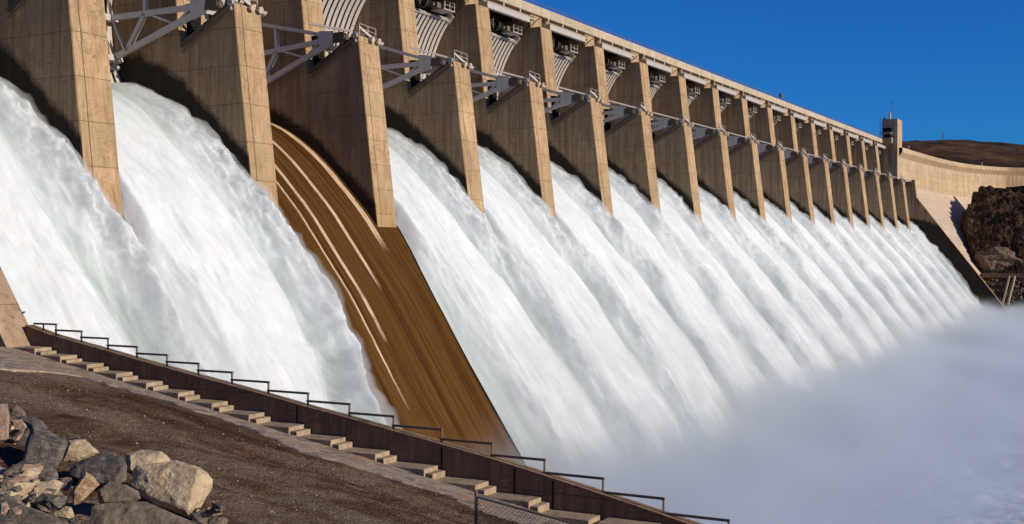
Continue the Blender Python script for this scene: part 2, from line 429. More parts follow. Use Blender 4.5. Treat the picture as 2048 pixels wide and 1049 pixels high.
# ================================================================== the dam
dam = empty('dam', (X0, 70, -27), "long concrete spillway dam with nineteen bays and tall piers, water pouring through", 'dam')
def dpar(o):                                # parent to the dam, keeping world coordinates in the mesh
    o.parent = dam; o.matrix_parent_inverse = dam.matrix_world.inverted(); return o
dam.matrix_world.translation = (X0, 70, -27)
bpy.context.view_layer.update()
def DP(mb, name, mat, **k): return dpar(mb.build(name, mat, **k))
prof = [(64.3, 0), (62.6, -9), (62.6, -16), (93, -16), (93, 30.1), (89.5, 30.1), (89.5, 31.9), (75.56, 31.9), (75.56, 30.1), (74.07, 30.1), (72.85, 19.0), (72.5, 17.1), (67.1, 20.4), (66.75, 20.2)]
pier_me = None
for k in range(0, 19):
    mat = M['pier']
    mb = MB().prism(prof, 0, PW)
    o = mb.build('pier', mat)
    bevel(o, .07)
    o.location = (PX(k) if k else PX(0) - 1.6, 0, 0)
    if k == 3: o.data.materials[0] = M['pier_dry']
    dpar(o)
    # dark bar standing in for the shadow band, and a thin ledge, running up under the trunnion along the sloping top of the pier, on both cheeks
    for xx in (-.13, PW + .13):
        MB().beam((xx, 72.45, 17.2), (xx, 67.2, 20.15), .22, .26).build('pier_ledge', M['rust'], parent=o)
        MB().beam((xx, 72.4, 16.65), (xx, 67.3, 19.5), .16, .09).build('pier_ledge', M['rust'], parent=o)
    MB().box(.95, 2.15, 72.35, 73.05, 17.6, 20.9).build('access_opening', M['dark'], parent=o)  # solid dark box, the shade of a recess put into its colour
    # curved guide rail on the upstream side of the near cheek
    g_ = MB(); g_.arc(-.06, .0 - .004, 12.74, 12.84, 38, 62, 10)
    q = g_.build('gate_guide', M['rust'], parent=o); q.location = (0, 67.8, 20.1)
# spillway crest: one chute slab per bay
yy = np.concatenate([np.linspace(40, 62, 30), np.linspace(62.5, 96, 80)])
def slab(x0, x1, mat, name):
    z = ogz(yy)
    P = np.zeros((len(yy), 2, 3)); P[:, 0, 0] = x0; P[:, 1, 0] = x1; P[:, :, 1] = yy[:, None]; P[:, :, 2] = z[:, None]
    return dpar(gridmesh(name, P, mat))
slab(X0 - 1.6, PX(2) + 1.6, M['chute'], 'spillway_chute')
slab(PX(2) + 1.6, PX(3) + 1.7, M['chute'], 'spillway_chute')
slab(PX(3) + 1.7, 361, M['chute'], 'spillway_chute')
# body of the dam behind/below the chute
DP(MB().prism([(92.5, -30), (92.5, 26), (96, 26), (97, -30)], X0 - 40, 361), 'upstream_wall', M['wall'])
DP(MB().box(X0, 360, 87.5, 88.2, 11, 31.5), 'breast_wall', M['dark'])  # near-black colour stands in for the shade of the deep interior
# crest bridge, one span per bay
for k in range(0, 19):
    a, b = PX(k), PX(k + 1)
    span = DP(MB().prism([(75.25, 33.16), (75.25, 32.02), (75.45, 31.93), (77.2, 31.55), (88.6, 31.55), (88.6, 33.1), (88.3, 33.1), (88.3, 32.4), (75.55, 32.4), (75.55, 33.16)], a + .012, b - .012), 'bridge_span', M['pale'])
    for q in range(3):
        xx = a + 4.6 + q * 4.4
        MB().box(xx, xx + .32, 75.32, 75.62, 31.42, 32.0).build('bracket', M['white'], parent=span)
    MB().prism([(75.0, 31.2), (75.0, 31.45), (77.2, 31.45), (77.2, 31.2)], a + PW, b).build('deck_haunch', M['wall'], parent=span)
    MB().box(a + PW + .02, b - .02, 77.3, 87.4, 31.2, 31.5).build('deck_soffit', M['dark'], parent=span)  # underside coloured near-black to carry the shade below the deck
    if 0 < k < 19:
        cb = MB(); cb.box(a + PW + .02, a + 14.3, 74.25, 74.75, 30.22, 30.3).box(a + PW + .02, a + 14.3, 74.25, 74.75, 30.92, 31.0).box(a + PW + .02, a + 14.3, 74.30, 74.36, 30.3, 30.92)
        DP(cb, 'crane_beam', M['white'])
        DP(MB().box(a + PW + .02, b - .02, 74.8, 76.6, 30.95, 31.15), 'walkway_slab', M['pale'])
for k in range(0, 19):
    a = PX(k)
    r = empty('crest_railing', (a, 75.4, 33.16), "thin steel railing on the dam crest above the %s bay from the left" % ordn(k + 1), 'railing', 'railings along the crest road')
    n = 7
    for i in range(n): MB().tube((i * PITCH / n + .3, 0, 0), (i * PITCH / n + .3, 0, .52), .045, 6).build('post', M['rail'], parent=r)
    MB().tube((.02, 0, .52), (PITCH - .02, 0, .52), .035, 6).tube((.02, 0, .28), (PITCH - .02, 0, .28), .025, 6).build('rail', M['rail'], parent=r)
# ------------------------------------------------------------------ radial gates
def make_gate():
    g = empty('radial_gate', (0, 67.8, 20.1))
    x0, x1 = PW + .12, PITCH - .12
    MB().arc(x0, x1, 13.25, 13.32, -28.2, 40, 24).build('skin_plate', M['rust'], parent=g)  # dark tone stands in for the shadow in the gaps between ribs
    n = 16
    for i in range(n):
        xc = x0 + .28 + (x1 - x0 - .56) * i / (n - 1)
        MB().arc(xc - .28, xc + .28, 12.76, 12.84, -27.5, 39.2, 18).arc(xc - .04, xc + .04, 12.84, 13.25, -27.5, 39.2, 18).build('rib', M['gate'], parent=g)
    MB().arc(x0, x1, 12.66, 13.2, 39.3, 40.3, 2).build('top_beam', M['gate'], parent=g)
    MB().arc(x1 - .5, x1 - .38, 12.6, 13.3, 38, 43.2, 3).arc(x1 - .12, x1, 12.6, 13.3, 38, 43.2, 3).arc(x1 - .5, x1, 12.6, 12.75, 42.6, 43.2, 1).build('lifting_lug', M['white'], parent=g)
    MB().arc(x0, x1, 12.5, 13.2, -28.2, -27.3, 2).arc(x0, x1, 12.4, 12.9, -20.5, -19.2, 2).build('bottom_beam', M['gate'], parent=g)
    for an in (-17, 0, 17):
        MB().arc(x0, x1, 11.9, 12.74, an - 1.3, an + 1.3, 2).build('girder', M['gate'], parent=g)
    l = MB()
    for a0, a1 in ((-17, 0), (0, 17)):
        for i in range(5):
            xa = x0 + .8 + i * 2.45
            p = [(xa, 12.3 * cos(radians(a0 + 1.5)), 12.3 * sin(radians(a0 + 1.5))), (xa + 1.2, 12.3 * cos(radians(a1 - 1.5)), 12.3 * sin(radians(a1 - 1.5))), (xa + 2.4, 12.3 * cos(radians(a0 + 1.5)), 12.3 * sin(radians(a0 + 1.5)))]
            l.beam(p[0], p[1], .2, .2).beam(p[1], p[2], .2, .2)
    l.build('lattice', M['white'], parent=g)
    for side, xa in ((0, PW + .75), (1, PITCH - .75)):
        def P(r, an, dz=0): return (xa, r * cos(radians(an)), r * sin(radians(an)) + dz)
        arm = empty('arm', (0, 0, 0)); arm.parent = g
        A = MB()
        conv = {16.4: (xa, 2.75, .66), 0: (xa, 2.75, 0), -16.4: (xa, 2.75, -.66)}
        for an in (16.4, 0, -16.4):
            e = P(12.1, an)
            c = conv[an]
            u = np.array(e) - np.array(c); u /= np.linalg.norm(u); nn = np.array((0, -u[2], u[1]))
            A.beam(c, e, .34, .46 if an <= 0 else .34, up=(0, -u[2], u[1]))
        A.build('chord', M['arm'], parent=arm)
        B = MB()
        def on(an, y):
            c, e = np.array(conv[an]), np.array(P(12.1, an)); tt = (y - c[1]) / (e[1] - c[1]); return c + (e - c) * tt
        for sg in (1, -1):
            t = 16.4 * sg
            if sg > 0: B.beam(on(0, 8.05), on(t, 8.05), .3, .3)
            if sg < 0: B.beam(on(0, 8.05), on(t, 10.2), .34, .36)
            if sg < 0: B.beam(on(0, 7.9), on(t, 4.6), .16, .18).beam(on(0, 2.9), on(t, 4.5), .18, .2).beam(on(0, 12.0), on(t, 10.4), .2, .2)
        B.build('brace', M['arm'], parent=arm)
        d = .18
        MB().prism([(2.75, .98), (1.1, .70), (.95, .2), (1.2, -.25), (1.5, -.62), (2.75, -.98), (2.9, 0)], xa - d, xa + d).build('gusset_plate', M['arm'], parent=arm)
        MB().prism([(1.15, .5), (.2, .5), (-.35, .2), (-.3, -.3), (.3, -.45), (1.25, -.35)], xa - .22, xa + .22).tube((xa - .4, 0, 0), (xa + .4, 0, 0), .26, 14).build('trunnion', M['rust'], parent=arm)
        # light diagonal walkway pipe from the girder to the pier by the trunnion
        ob = .55 if side else -.55
        MB().beam((xa - ob * 2.2, 3.2, 1.62), (xa + ob, -.35, .55), .16, .2).build('tie_pipe', M['arm'], parent=arm)
    return g
gp = make_gate()
for k in range(1, 19):
    g = gp if k == 1 else copy_tree(gp)
    g.location = (PX(k), 67.8, 20.1)
    g.rotation_euler = (radians(-4.5 if k == 2 else 0.0), 0, 0)
    tag(g, ("closed grey steel radial gate above the dry brown chute, third bay from the left" if k == 2 else
            "raised grey steel radial gate with ribbed skin over white water, %s bay from the left" % ordn(k + 1)), 'gate', 'radial gates between the spillway piers')
# ------------------------------------------------------------------ hoists
def make_hoist():
    h = empty('gate_hoist', (0, 76.3, 28.1))
    x1 = 14.6
    MB().box(12.2, x1, -1.1, 1.3, 0, .14).build('platform', M['white'], parent=h)
    r = MB()
    for z in (.75, 1.3): r.tube((12.4, -1.05, z), (x1 - .05, -1.05, z), .035, 6).tube((x1 - .05, -1.05, z), (x1 - .05, 1.2, z), .035, 6)
    for x, y in ((12.4, -1.05), (13.5, -1.05), (x1 - .05, -1.05), (x1 - .05, 1.2)): r.tube((x, y, .1), (x, y, 1.32), .045, 6)
    r.build('guard_rail', M['white'], parent=h)
    MB().tube((9.2, .3, .7), (10.0, .3, .7), .95, 20).tube((8.2, .3, .7), (11.6, .3, .7), .25, 12).build('drum', M['dark'], parent=h)
    t = MB()
    for i in range(20):
        a, b = 2 * pi * i / 20, 2 * pi * (i + 1) / 20
        t.beam((9.15, .3 + .95 * cos(a), .7 + .95 * sin(a)), (9.15, .3 + .95 * cos(b), .7 + .95 * sin(b)), .1, .1)
    for i in range(5):
        a = 2 * pi * i / 5; t.beam((9.13, .3, .7), (9.13, .3 + .9 * cos(a), .7 + .9 * sin(a)), .08, .08)
    t.build('wheel', M['rail'], parent=h)
    MB().box(11.4, 12.3, -.5, .6, .16, .95).tube((11.2, 0, .6), (10.8, 0, .6), .3, 12).build('motor', M['rail'], parent=h)
    for c_ in (((7.2, -.9, -.4), (7.2, -.9, 1.6)), ((12.3, -1.0, 0), (12.3, -1.0, 3.0))): MB().tube(c_[0], c_[1], .08, 8).build('column', M['rail'], parent=h)
    rr = MB()
    for z in (.35, .8): rr.tube((3.3, -1.0, z), (6.8, -1.0, z), .03, 6)
    for x in (3.4, 5.0, 6.7): rr.tube((x, -1.0, -.1), (x, -1.0, .82), .04, 6)
    rr.build('walkway_rail', M['rail'], parent=h)
    return h
hp = make_hoist()
for k in range(1, 19):
    h = hp if k == 1 else copy_tree(hp)
    h.location = (PX(k), 76.5, 28.75); h.scale = (1, .8, .8)
    tag(h, "gate hoist with wheel and railed platform under the crest, %s bay from the left" % ordn(k + 1), 'hoist', 'gate hoists under the crest bridge')
# ------------------------------------------------------------------ floodlight platforms on the pier noses
def make_platform():
    p = empty('lighting_platform', (0, 66.5, 20.4))
    MB().box(.1, PW - .1, .15, 1.1, .0, .1).build('deck', M['rust'], parent=p)
    r = MB()
    for z in (.62, 1.15): r.tube((.35, .1, z + .15), (PW - .25, .1, z), .035, 6).tube((.35, .1, z + .15), (.2, 1.5, z - .2), .03, 6)
    for x in (.35, 1.7, PW - .25): r.tube((x, .1, .0), (x, .1, 1.25 - .05 * x), .04, 6)
    r.build('railing', M['white'], parent=p)
    MB().tube((-.05, .5, -.1), (.22, .5, -.1), .38, 18).build('junction_box', M['white'], parent=p)
    MB().beam((.55, .35, .95), (1.75, -.25, .0), .26, .22).build('diagonal_brace', M['white'], parent=p)
    for x in (1.75, 2.75):
        f = MB().tube((x, -.12, -.22), (x + .05, -.55, -.32), .17, 14, .34).build('floodlight', M['white'], parent=p)
        MB().tube((x + .051, -.552, -.32), (x + .055, -.58, -.327), .31, 14).build('lens', M['lens'], parent=f)
        MB().tube((x, -.1, .25), (x, -.15, -.2), .05, 6).build('bracket', M['rail'], parent=f)
    f = MB().tube((PW + .1, .1, -.2), (PW + .55, -.15, -.5), .13, 12, .32).build('floodlight', M['white'], parent=p)
    MB().tube((PW - .05, .1, .1), (PW + .1, .1, -.2), .05, 6).build('bracket', M['white'], parent=f)
    f = MB().tube((-.25, .1, -.6), (-.3, .0, -.85), .1, 10, .16).build('floodlight', M['white'], parent=p)
    return p
pp = make_platform()
for k in range(1, 19):
    p = pp if k == 1 else copy_tree(pp)
    p.location = (PX(k), 66.8, 20.35); p.scale = (1, .85, .85)
    tag(p, "railed steel ledge with floodlights on the nose of the %s concrete pier from the left" % ordn(k), 'lighting platform', 'floodlight ledges on the pier noses')
# ------------------------------------------------------------------ falling water
def flow(k):
    near = k < 6
    ns = 330 if k < 3 else (300 if near else (170 if k < 11 else 110))
    nx = 150 if k < 4 else (110 if near else (64 if k < 11 else 40))
    Y = np.linspace(79.4, 44.5, ns)
    v = np.linspace(0, 1, nx)
    V, YY = np.meshgrid(v, Y)
    dn = 79.4 - YY                                    # metres travelled
    zz = ogz(YY)
    dz = (ogz(YY + .3) - ogz(YY - .3)) / .6
    nl = np.sqrt(1 + dz * dz); ny, nz = -dz / nl, 1 / nl
    below = sm(64.6, 58, YY)
    xl = PX(k) + (PW if k else 1.6) + .01 + below * (-(1.45) if k else -.0)
    if k == 3: xl = PX(3) + PW + .01 - sm(64.6, 59, YY) * 1.35
    xr = PX(k + 1) - .01 + below * (1.9 if k != 18 else 0.0)
    sd = 100 + k * 17
    if k == 1: xr = PX(2) - .01 + sm(64.8, 61.0, YY) * .9 - sm(62, 50, YY) * 2.3 + below * .8 * fbm(YY * .35, YY * .05, 0, 4, 77)
    if k == 0: xr = PX(1) - .01 + sm(64.8, 58, YY) * 1.3 + below * .35 * fbm(YY * .4, YY * .05, 0, 4, 71)
    X = xl + (xr - xl) * V
    W = xr - xl
    u, ur = X - xl, xr - X
    t = 1.0 + .3 * sm(78, 64, YY) + 1.9 * sm(66, 48, YY)
    grow = .15 + sm(79, 60, YY)
    jag = fbm(X * 1.7, YY * .62, 0, 5, sd + 1, .62)
    ridge = np.exp(-((ur - 1.2) / 1.0) ** 2) * (.30 + .75 * sm(79, 64, YY) - .35 * sm(60, 50, YY)) * (1 + .35 * jag * (1 - .6 * below))
    groove = np.exp(-((ur - 3.4 - .3 * fbm(YY * .2, YY * 0, 0, 2, sd)) / (.85 + .5 * below)) ** 2) * (.3 + .55 * sm(78, 66, YY) + .45 * below)
    lgroove = np.exp(-((u - 1.0) / 1.1) ** 2) * .8 * below
    big = fbm(X * .33, YY * .10, 0, 3, sd + 2) * .34 * sm(74, 52, YY)
    mid = fbm(X * .9, YY * .30, 0, 4, sd + 3) * .20 * grow
    fin = fbm(X * 3.1, YY * 1.2, 0, 3, sd + 4) * (.06 if near else .09) * grow
    t = t + ridge - groove - lgroove + big + mid + fin
    rr = sm(3.4, 1.6, ur) * (jag * .10 + .07 * fbm(X * 6, YY * 3.6, 0, 3, sd + 6)) * grow * (1 - .5 * below)
    edge = np.minimum(sm(0, .7 + 3.0 * below, u) ** .6, sm(-.02, .5 + .6 * below, ur))
    t = np.maximum((t + rr) * (0.08 + .92 * edge), .03)
    P = np.stack([X, YY + ny * t, zz + nz * t], -1)
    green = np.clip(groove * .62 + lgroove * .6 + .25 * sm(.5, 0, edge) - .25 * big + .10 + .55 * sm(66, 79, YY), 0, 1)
    churn = np.clip(np.exp(-((ur - 1.1) / 1.3) ** 2) * (1 - .55 * below), 0, 1)
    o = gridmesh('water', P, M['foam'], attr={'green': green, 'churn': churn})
    return kind(o, 'structure'), P, ur, ny, nz
# thin veil of flying spray hugging every sheet: one closed skin of air full of droplets per bay
vv, vf = [], []
def veil(P, ur, ny, nz, k):
    a, b = max(1, P.shape[0] // 90), max(1, P.shape[1] // 22)
    Q, U, NY, NZ = P[a:-1:a, ::b], ur[a:-1:a, ::b], ny[a:-1:a, ::b], nz[a:-1:a, ::b]
    Y = Q[..., 1]
    h = .06 + .42 * np.exp(-((U - .9) / 1.5) ** 2) * sm(79, 70, Y) + .45 * sm(62, 48, Y)
    h = h * (1 + .45 * fbm(Q[..., 0] * .9, Y * .7, 0, 3, 300 + k))
    N = np.stack([NY * 0, NY, NZ], -1)
    top, bot = Q + N * h[..., None], Q - N * .5
    n, m = Y.shape
    base = sum(len(x) for x in vv)
    vv.append(np.concatenate([top.reshape(-1, 3), bot.reshape(-1, 3)]))
    I = np.arange(n * m).reshape(n, m); K = n * m
    q = [np.stack([I[:-1, :-1], I[:-1, 1:], I[1:, 1:], I[1:, :-1]], -1).reshape(-1, 4), np.stack([I[:-1, :-1], I[1:, :-1], I[1:, 1:], I[:-1, 1:]], -1).reshape(-1, 4) + K]
    for e in (I[0, ::-1], I[-1, :], I[:, 0], I[::-1, -1]):
        q.append(np.stack([e[:-1], e[1:], e[1:] + K, e[:-1] + K], -1))
    vf.append(np.concatenate(q) + base)
for k in list(range(0, 2)) + list(range(3, 19)):
    o, P, ur, ny, nz = flow(k)
    veil(P, ur, ny, nz, k)
me = bpy.data.meshes.new('spray')
me.from_pydata(np.concatenate(vv).tolist(), [], np.concatenate(vf).tolist())
bm = bmesh.new(); bm.from_mesh(me); bmesh.ops.recalc_face_normals(bm, faces=bm.faces[:]); print('veil volume', bm.calc_volume(signed=True), 'open edges', sum(1 for e in bm.edges if len(e.link_faces) != 2)); bm.to_mesh(me); bm.free()
def sprayvol():
    t = NT("flying_spray"); t.t.nodes.remove(t.b)
    v = t.n("ShaderNodeVolumePrincipled"); v.inputs['Color'].default_value = (.93, .95, .96, 1); v.inputs['Density'].default_value = .85
    v.inputs['Anisotropy'].default_value = .0
    t.l(v.outputs[0], t.out.inputs['Volume']); return t.m
me.materials.append(sprayvol())
o = bpy.data.objects.new('spray', me); COL.objects.link(o); kind(o, 'stuff')
tag(o, "veil of fine white spray blowing off the falling water", 'spray')
oct_ = np.array([(1, 0, 0), (-1, 0, 0), (0, 1, 0), (0, -1, 0), (0, 0, 1), (0, 0, -1)], float)
of = [(0, 2, 4), (2, 1, 4), (1, 3, 4), (3, 0, 4), (2, 0, 5), (1, 2, 5), (3, 1, 5), (0, 3, 5)]
def scatter(name, ctr, sc, mat, stretch=(1, 1, 1), jit=.35):
    n = len(ctr)
    v = ctr[:, None, :] + oct_[None] * sc[:, None, None] * np.array(stretch) * (1 + RNG.normal(0, jit, (n, 6, 1)))
    f = (np.array(of)[None] + (np.arange(n) * 6)[:, None, None]).reshape(-1, 3)
    me = bpy.data.meshes.new(name)
    me.vertices.add(n * 6); me.vertices.foreach_set("co", v.reshape(-1).astype(np.float32))
    me.loops.add(f.size); me.loops.foreach_set("vertex_index", f.reshape(-1).astype(np.int32))
    me.polygons.add(len(f)); me.polygons.foreach_set("loop_start", (np.arange(len(f)) * 3).astype(np.int32))
    me.update(calc_edges=True); me.materials.append(mat)
    o = bpy.data.objects.new(name, me); COL.objects.link(o); return kind(o, 'stuff')
# ------------------------------------------------------------------ training walls
XR = PX(19)
tw = empty('training_wall', (XR, 66, -20), "tall dark training wall at the far end of the spillway, sloping down into the mist", 'wall')
o = MB().prism([(66.6, 21.0), (66.05, 16.0), (44.8, -12.1), (33, -27.8), (93, -27.8), (93, 31.9), (75.5, 31.9), (75.5, 30), (74.0, 30), (72.9, 21), (72.5, 19.0)], XR, XR + 1.5).build('wall_face', M['sidewall'])
o.parent = tw; o.location = (-XR, -66, 20)
o.data.transform(__import__('mathutils').Matrix.Translation((0, 0, 0)))
MB().beam((.3, .7, 41.1), (.3, 5.6, 39.2), .8, .3).build('ledge', M['rust'], parent=tw)
# left chute wall, seen as a slanting pale block at the edge of the picture
lw = MB().prism([(66, 16), (50.9, -3.9 - .85), (30, -27.8), (75, -27.8), (75, 16)], 40.0, 41.9).build('training_wall', M['block'])
tag(lw, "slanting pale concrete block wall at the left edge, at the head of the stairs", 'wall')
MB().tube((41.2, 51.25, -3.05), (41.2, 51.1, -3.0), .05, 6).build('iron_ring', M['rail'], parent=lw)
# ------------------------------------------------------------------ stairs with parapet wall and rail
YT = np.array([1.1841, 1.1402, 1.0959, 1.0489, 1.0018, .9541, .905, .8536, .8, .746, .6912, .634, .5766, .5197, .4594, .4003, .3401]) * 41.7
ZT = np.array([-.0985, -.1055, -.1125, -.1205, -.128, -.1355, -.143, -.151, -.160, -.168, -.177, -.186, -.1955, -.2065, -.2185, -.231, -.244]) * 41.7
for i in range(5):
    YT = np.append(YT, YT[-1] - 2.5); ZT = np.append(ZT, ZT[-1] - .5)
ZW = ZT - .12
WY = np.concatenate([[51.35], YT]); WZ = np.concatenate([[-3.78], ZW])
def parapet():
    v, f = [], []
    n = len(WY)
    for i in range(n):
        v += [(41.5, WY[i], WZ[i]), (41.9, WY[i], WZ[i]), (41.9, WY[i], -27.5), (41.5, WY[i], -27.5)]
    for i in range(n - 1):
        for j in range(4): f.append((4 * i + j, 4 * i + 4 + j, 4 * i + 4 + (j + 1) % 4, 4 * i + (j + 1) % 4))
    f += [(0, 1, 2, 3), tuple(4 * (n - 1) + j for j in (3, 2, 1, 0))]
    return MB().add(v, f)
pw = empty('parapet_wall', (41.7, 51, -4), "low brown concrete parapet wall running down beside the stairs", 'wall')
o = parapet().build('wall', M['wall']); o.parent = pw; o.location = (-41.7, -51, 4)
cp = MB()
for i in range(len(WY) - 1):
    cp.beam((41.72, WY[i], WZ[i] + .045), (41.72, WY[i + 1], WZ[i + 1] + .045), .56, .09)
o = cp.build('coping', M['wall']); o.parent = pw; o.location = (-41.7, -51, 4)
for yj in (33.8, 21.2, 22.9, 26.3):
    zj = float(np.interp(yj, WY[::-1], WZ[::-1]))
    o = MB().box(41.47, 41.497, yj - .03, yj + .03, zj - 1.5, zj - .02).build('joint', M['dark']); o.parent = pw; o.location = (-41.7, -51, 4)
hr = empty('handrail', (41.7, 51, -4), "stepped dark steel handrail standing on the parapet wall beside the stairs", 'handrail')
yb0 = 51.0
for i in range(len(YT)):
    y0 = yb0 if i == 0 else YT[i - 1]
    zt = ZT[i] + .50
    p = MB().tube((41.7, YT[i], ZW[i] - .02), (41.7, YT[i], zt), .045, 8).tube((41.7, YT[i], ZW[i]), (41.7, YT[i], ZW[i] + .1), .075, 8).build('post', M['rail']); p.parent = hr; p.location = (-41.7, -51, 4)
    p = MB().beam((41.7, y0 + (.05 if i else 0), zt), (41.7, YT[i] - .05, zt), .10, .09).build('rail', M['rail']); p.parent = hr; p.location = (-41.7, -51, 4)
p = MB().tube((41.7, 50.3, -4.0), (41.7, 50.3, ZT[0] + .5), .04, 8).build('post', M['rail']); p.parent = hr; p.location = (-41.7, -51, 4)
st = empty('staircase', (41, 51, -5), "concrete staircase of alternating long and short steps descending beside the parapet wall", 'stairs')
SZ = np.interp(YT, YT[::-1], ZT[::-1]) - .62
SZ = np.where(np.arange(len(SZ)) < 17, np.interp(YT, [18.9, 49.4], [-10.0, -4.72]), SZ)
SZ = -4.72 + (SZ + 4.72)
for i in range(len(YT)):
    yprev = 51.0 if i == 0 else YT[i - 1] - .36
    z = SZ[i]
    a = MB().box(40.4, 41.5, YT[i], yprev, z - .55, z).build('step', M['step']); bevel(a, .015)
    b = MB().box(40.48, 41.5, YT[i] - .36, YT[i] - .003, z - .75, z - .17).build('step', M['step']); bevel(b, .015)
    for q in (a, b): q.parent = st; q.location = (-41, -51, 5)
# ------------------------------------------------------------------ left bank ground
def za(Y): return -4.72 + .1728 * (np.minimum(Y, 51) - 49.4) - .30
def G(X, Y):
    z0 = -2.2 + .03 * np.asarray(Y, float)
    b = z0 + (za(Y) - z0) * np.asarray(X, float) / 40.4
    return b
gx = np.linspace(-30, 40.39, 300); gy = np.linspace(-60, 120, 620)
GX, GY = np.meshgrid(gx, gy)
GZ = G(GX, GY)
rough_ = sm(0, 4, 38.5 - GX)
GZ = GZ + rough_ * (.12 * fbm(GX * .5, GY * .35, 0, 4, 5) + .05 * fbm(GX * 2.2, GY * 2.2, 0, 4, 6) - .09 * sm(.2, .7, fbm(GX * 1.7, GY * 1.3, 0, 3, 7)) * sm(30, 36, GX)) - .03
ys_b = np.array([-60, 18, 21.6, 23, 25.6, 30.1, 34.1, 37.4, 41.3, 44.2, 45.1, 45.2, 60]); xs_b = np.array([35.8, 36.0, 36.3, 36.9, 37.4, 37.2, 38.6, 38.9, 39.1, 38.6, 37.2, 35, 30])
kind(gridmesh('ground', np.stack([GX, GY, GZ], -1), M['gravel']), 'structure')
ay = np.linspace(-20, 56, 400); av = np.linspace(0, 1, 24)
AV, AY = np.meshgrid(av, ay)
ax0 = np.interp(AY, ys_b, xs_b) + .25 * fbm(AY * .8, AY * 0, 0, 3, 3)
AX = ax0 + (40.395 - ax0) * AV
AZ = G(AX, AY) + .02 - .22 * sm(.06, 0, AV) + .02 * fbm(AX * 2, AY * 2, 0, 3, 9)
kind(gridmesh('path', np.stack([AX, AY, AZ], -1), M['cobble']), 'structure')
# pebbles lying on the gravel
n = 5000
px_, py_ = RNG.uniform(6, 38, n), RNG.uniform(4, 50, n)
ok = px_ < np.interp(py_, ys_b, xs_b) + .4
px_, py_ = px_[ok], py_[ok]
psc = .012 + .042 * RNG.random(len(px_)) ** 5
pz = G(px_, py_) - .02 + psc * .3
tag(scatter('pebbles', np.stack([px_, py_, pz], -1), psc, M['rock_pink'], (1, 1, .7)), "small pale pebbles scattered over the brown gravel slope", 'pebbles')
# ------------------------------------------------------------------ fence, bottom centre
FX = 24.9
fe = empty('chain_link_fence', (FX, 14.8, -7.6), "chain link fence with thin steel post and top rail on the gravel, bottom edge", 'fence')
ztop = lambda y: -5.83 + (y - 14.8) * .14
f_ = MB().tube((0, 0, -.3), (0, 0, 1.86), .04, 10).build('post', M['rail'], parent=fe)
for yy_ in (-3.1, -6.2, -9.3): MB().tube((0, yy_, yy_ * .14 - .3), (0, yy_, 1.8 + yy_ * .14), .035, 8).build('post', M['rail'], parent=fe)
MB().tube((0, 0, 1.72), (0, -12, 1.72 - 12 * .14), .03, 8).build('top_rail', M['rail'], parent=fe)
mm = MB(); st_ = .115
nd = int(13.6 / st_)
for i in range(-16, nd):
    for sg in (1, -1):
        # wires at 45 degrees clipped to the panel between ground and rail
        y0 = i * st_
        if sg > 0: a, b = (y0, 0.0), (y0 + 1.7, 1.7)
        else: a, b = (y0, 1.7), (y0 + 1.7, 0.0)
        lo, hi = max(0.02, a[0]), min(11.9, b[0])
        if hi - lo < .02: continue
        def pt(y): zz_ = a[1] + (y - a[0]) * sg; return (0.004 * sg, -y, zz_ - y * .14)
        mm.tube(pt(lo), pt(hi), .0045, 3)
mm.build('mesh_panel', M['rail'], parent=fe)
# ------------------------------------------------------------------ rocks
def ray(px, py, D):
    q = (px - 1024) / FPX; return np.array([(CT + q * ST) * D, (ST - q * CT) * D, (HOR - py) / FPX * D])
def ghit(px, py):
    D = np.arange(6, 70, .05)
    q = (px - 1024) / FPX
    x, y, z = (CT + q * ST) * D, (ST - q * CT) * D, (HOR - py) / FPX * D
    i = np.argmax(z < G(x, y)); return D[i]
def rock_mesh(name, pts, mat, cuts=4, amp=.03, seed=0):
    bm = bmesh.new()
    for p in pts: bm.verts.new(p)
    bmesh.ops.convex_hull(bm, input=bm.verts[:])
    bmesh.ops.delete(bm, geom=[v for v in bm.verts if not v.link_faces], context='VERTS')
    ctr = sum((v.co.copy() for v in bm.verts), bm.verts[:][0].co * 0) / len(bm.verts)
    size = max((v.co - ctr).length for v in bm.verts)
    bmesh.ops.bevel(bm, geom=bm.edges[:], offset=size * .012, segments=1, affect='EDGES')
    bmesh.ops.triangulate(bm, faces=bm.faces[:])
    for _ in range(cuts):
        es = [e for e in bm.edges if e.calc_length() > size * .09]
        if not es: break
        bmesh.ops.subdivide_edges(bm, edges=es, cuts=1)
        bmesh.ops.triangulate(bm, faces=bm.faces[:])
    co_ = np.array([v.co[:] for v in bm.verts])
    d = co_ - np.array(ctr); dl = np.linalg.norm(d, axis=1, keepdims=True)
    q = co_ / size
    nz_ = fbm(q[:, 0] * 3.2, q[:, 1] * 3.2, q[:, 2] * 3.2, 5, seed, .6) * amp * size
    # bedding ledges
    led = np.abs((q[:, 2] * 3 + q[:, 0] * 1.3 + .4 * fbm(q[:, 0], q[:, 1], q[:, 2], 2, seed + 9)) % 1 - .5) * amp * size
    co_ = co_ + d / dl * (nz_ - led)[:, None]
    for v, c in zip(bm.verts, co_): v.co = c - np.array(ctr)
    bmesh.ops.recalc_face_normals(bm, faces=bm.faces)
    me = bpy.data.meshes.new(name); bm.to_mesh(me); bm.free(); me.materials.append(mat)
    o = bpy.data.objects.new(name, me); COL.objects.link(o); o.location = ctr
    return o
def zz(*a): return [(x / 3.9, 780 + y / 3.9) for x, y in a]
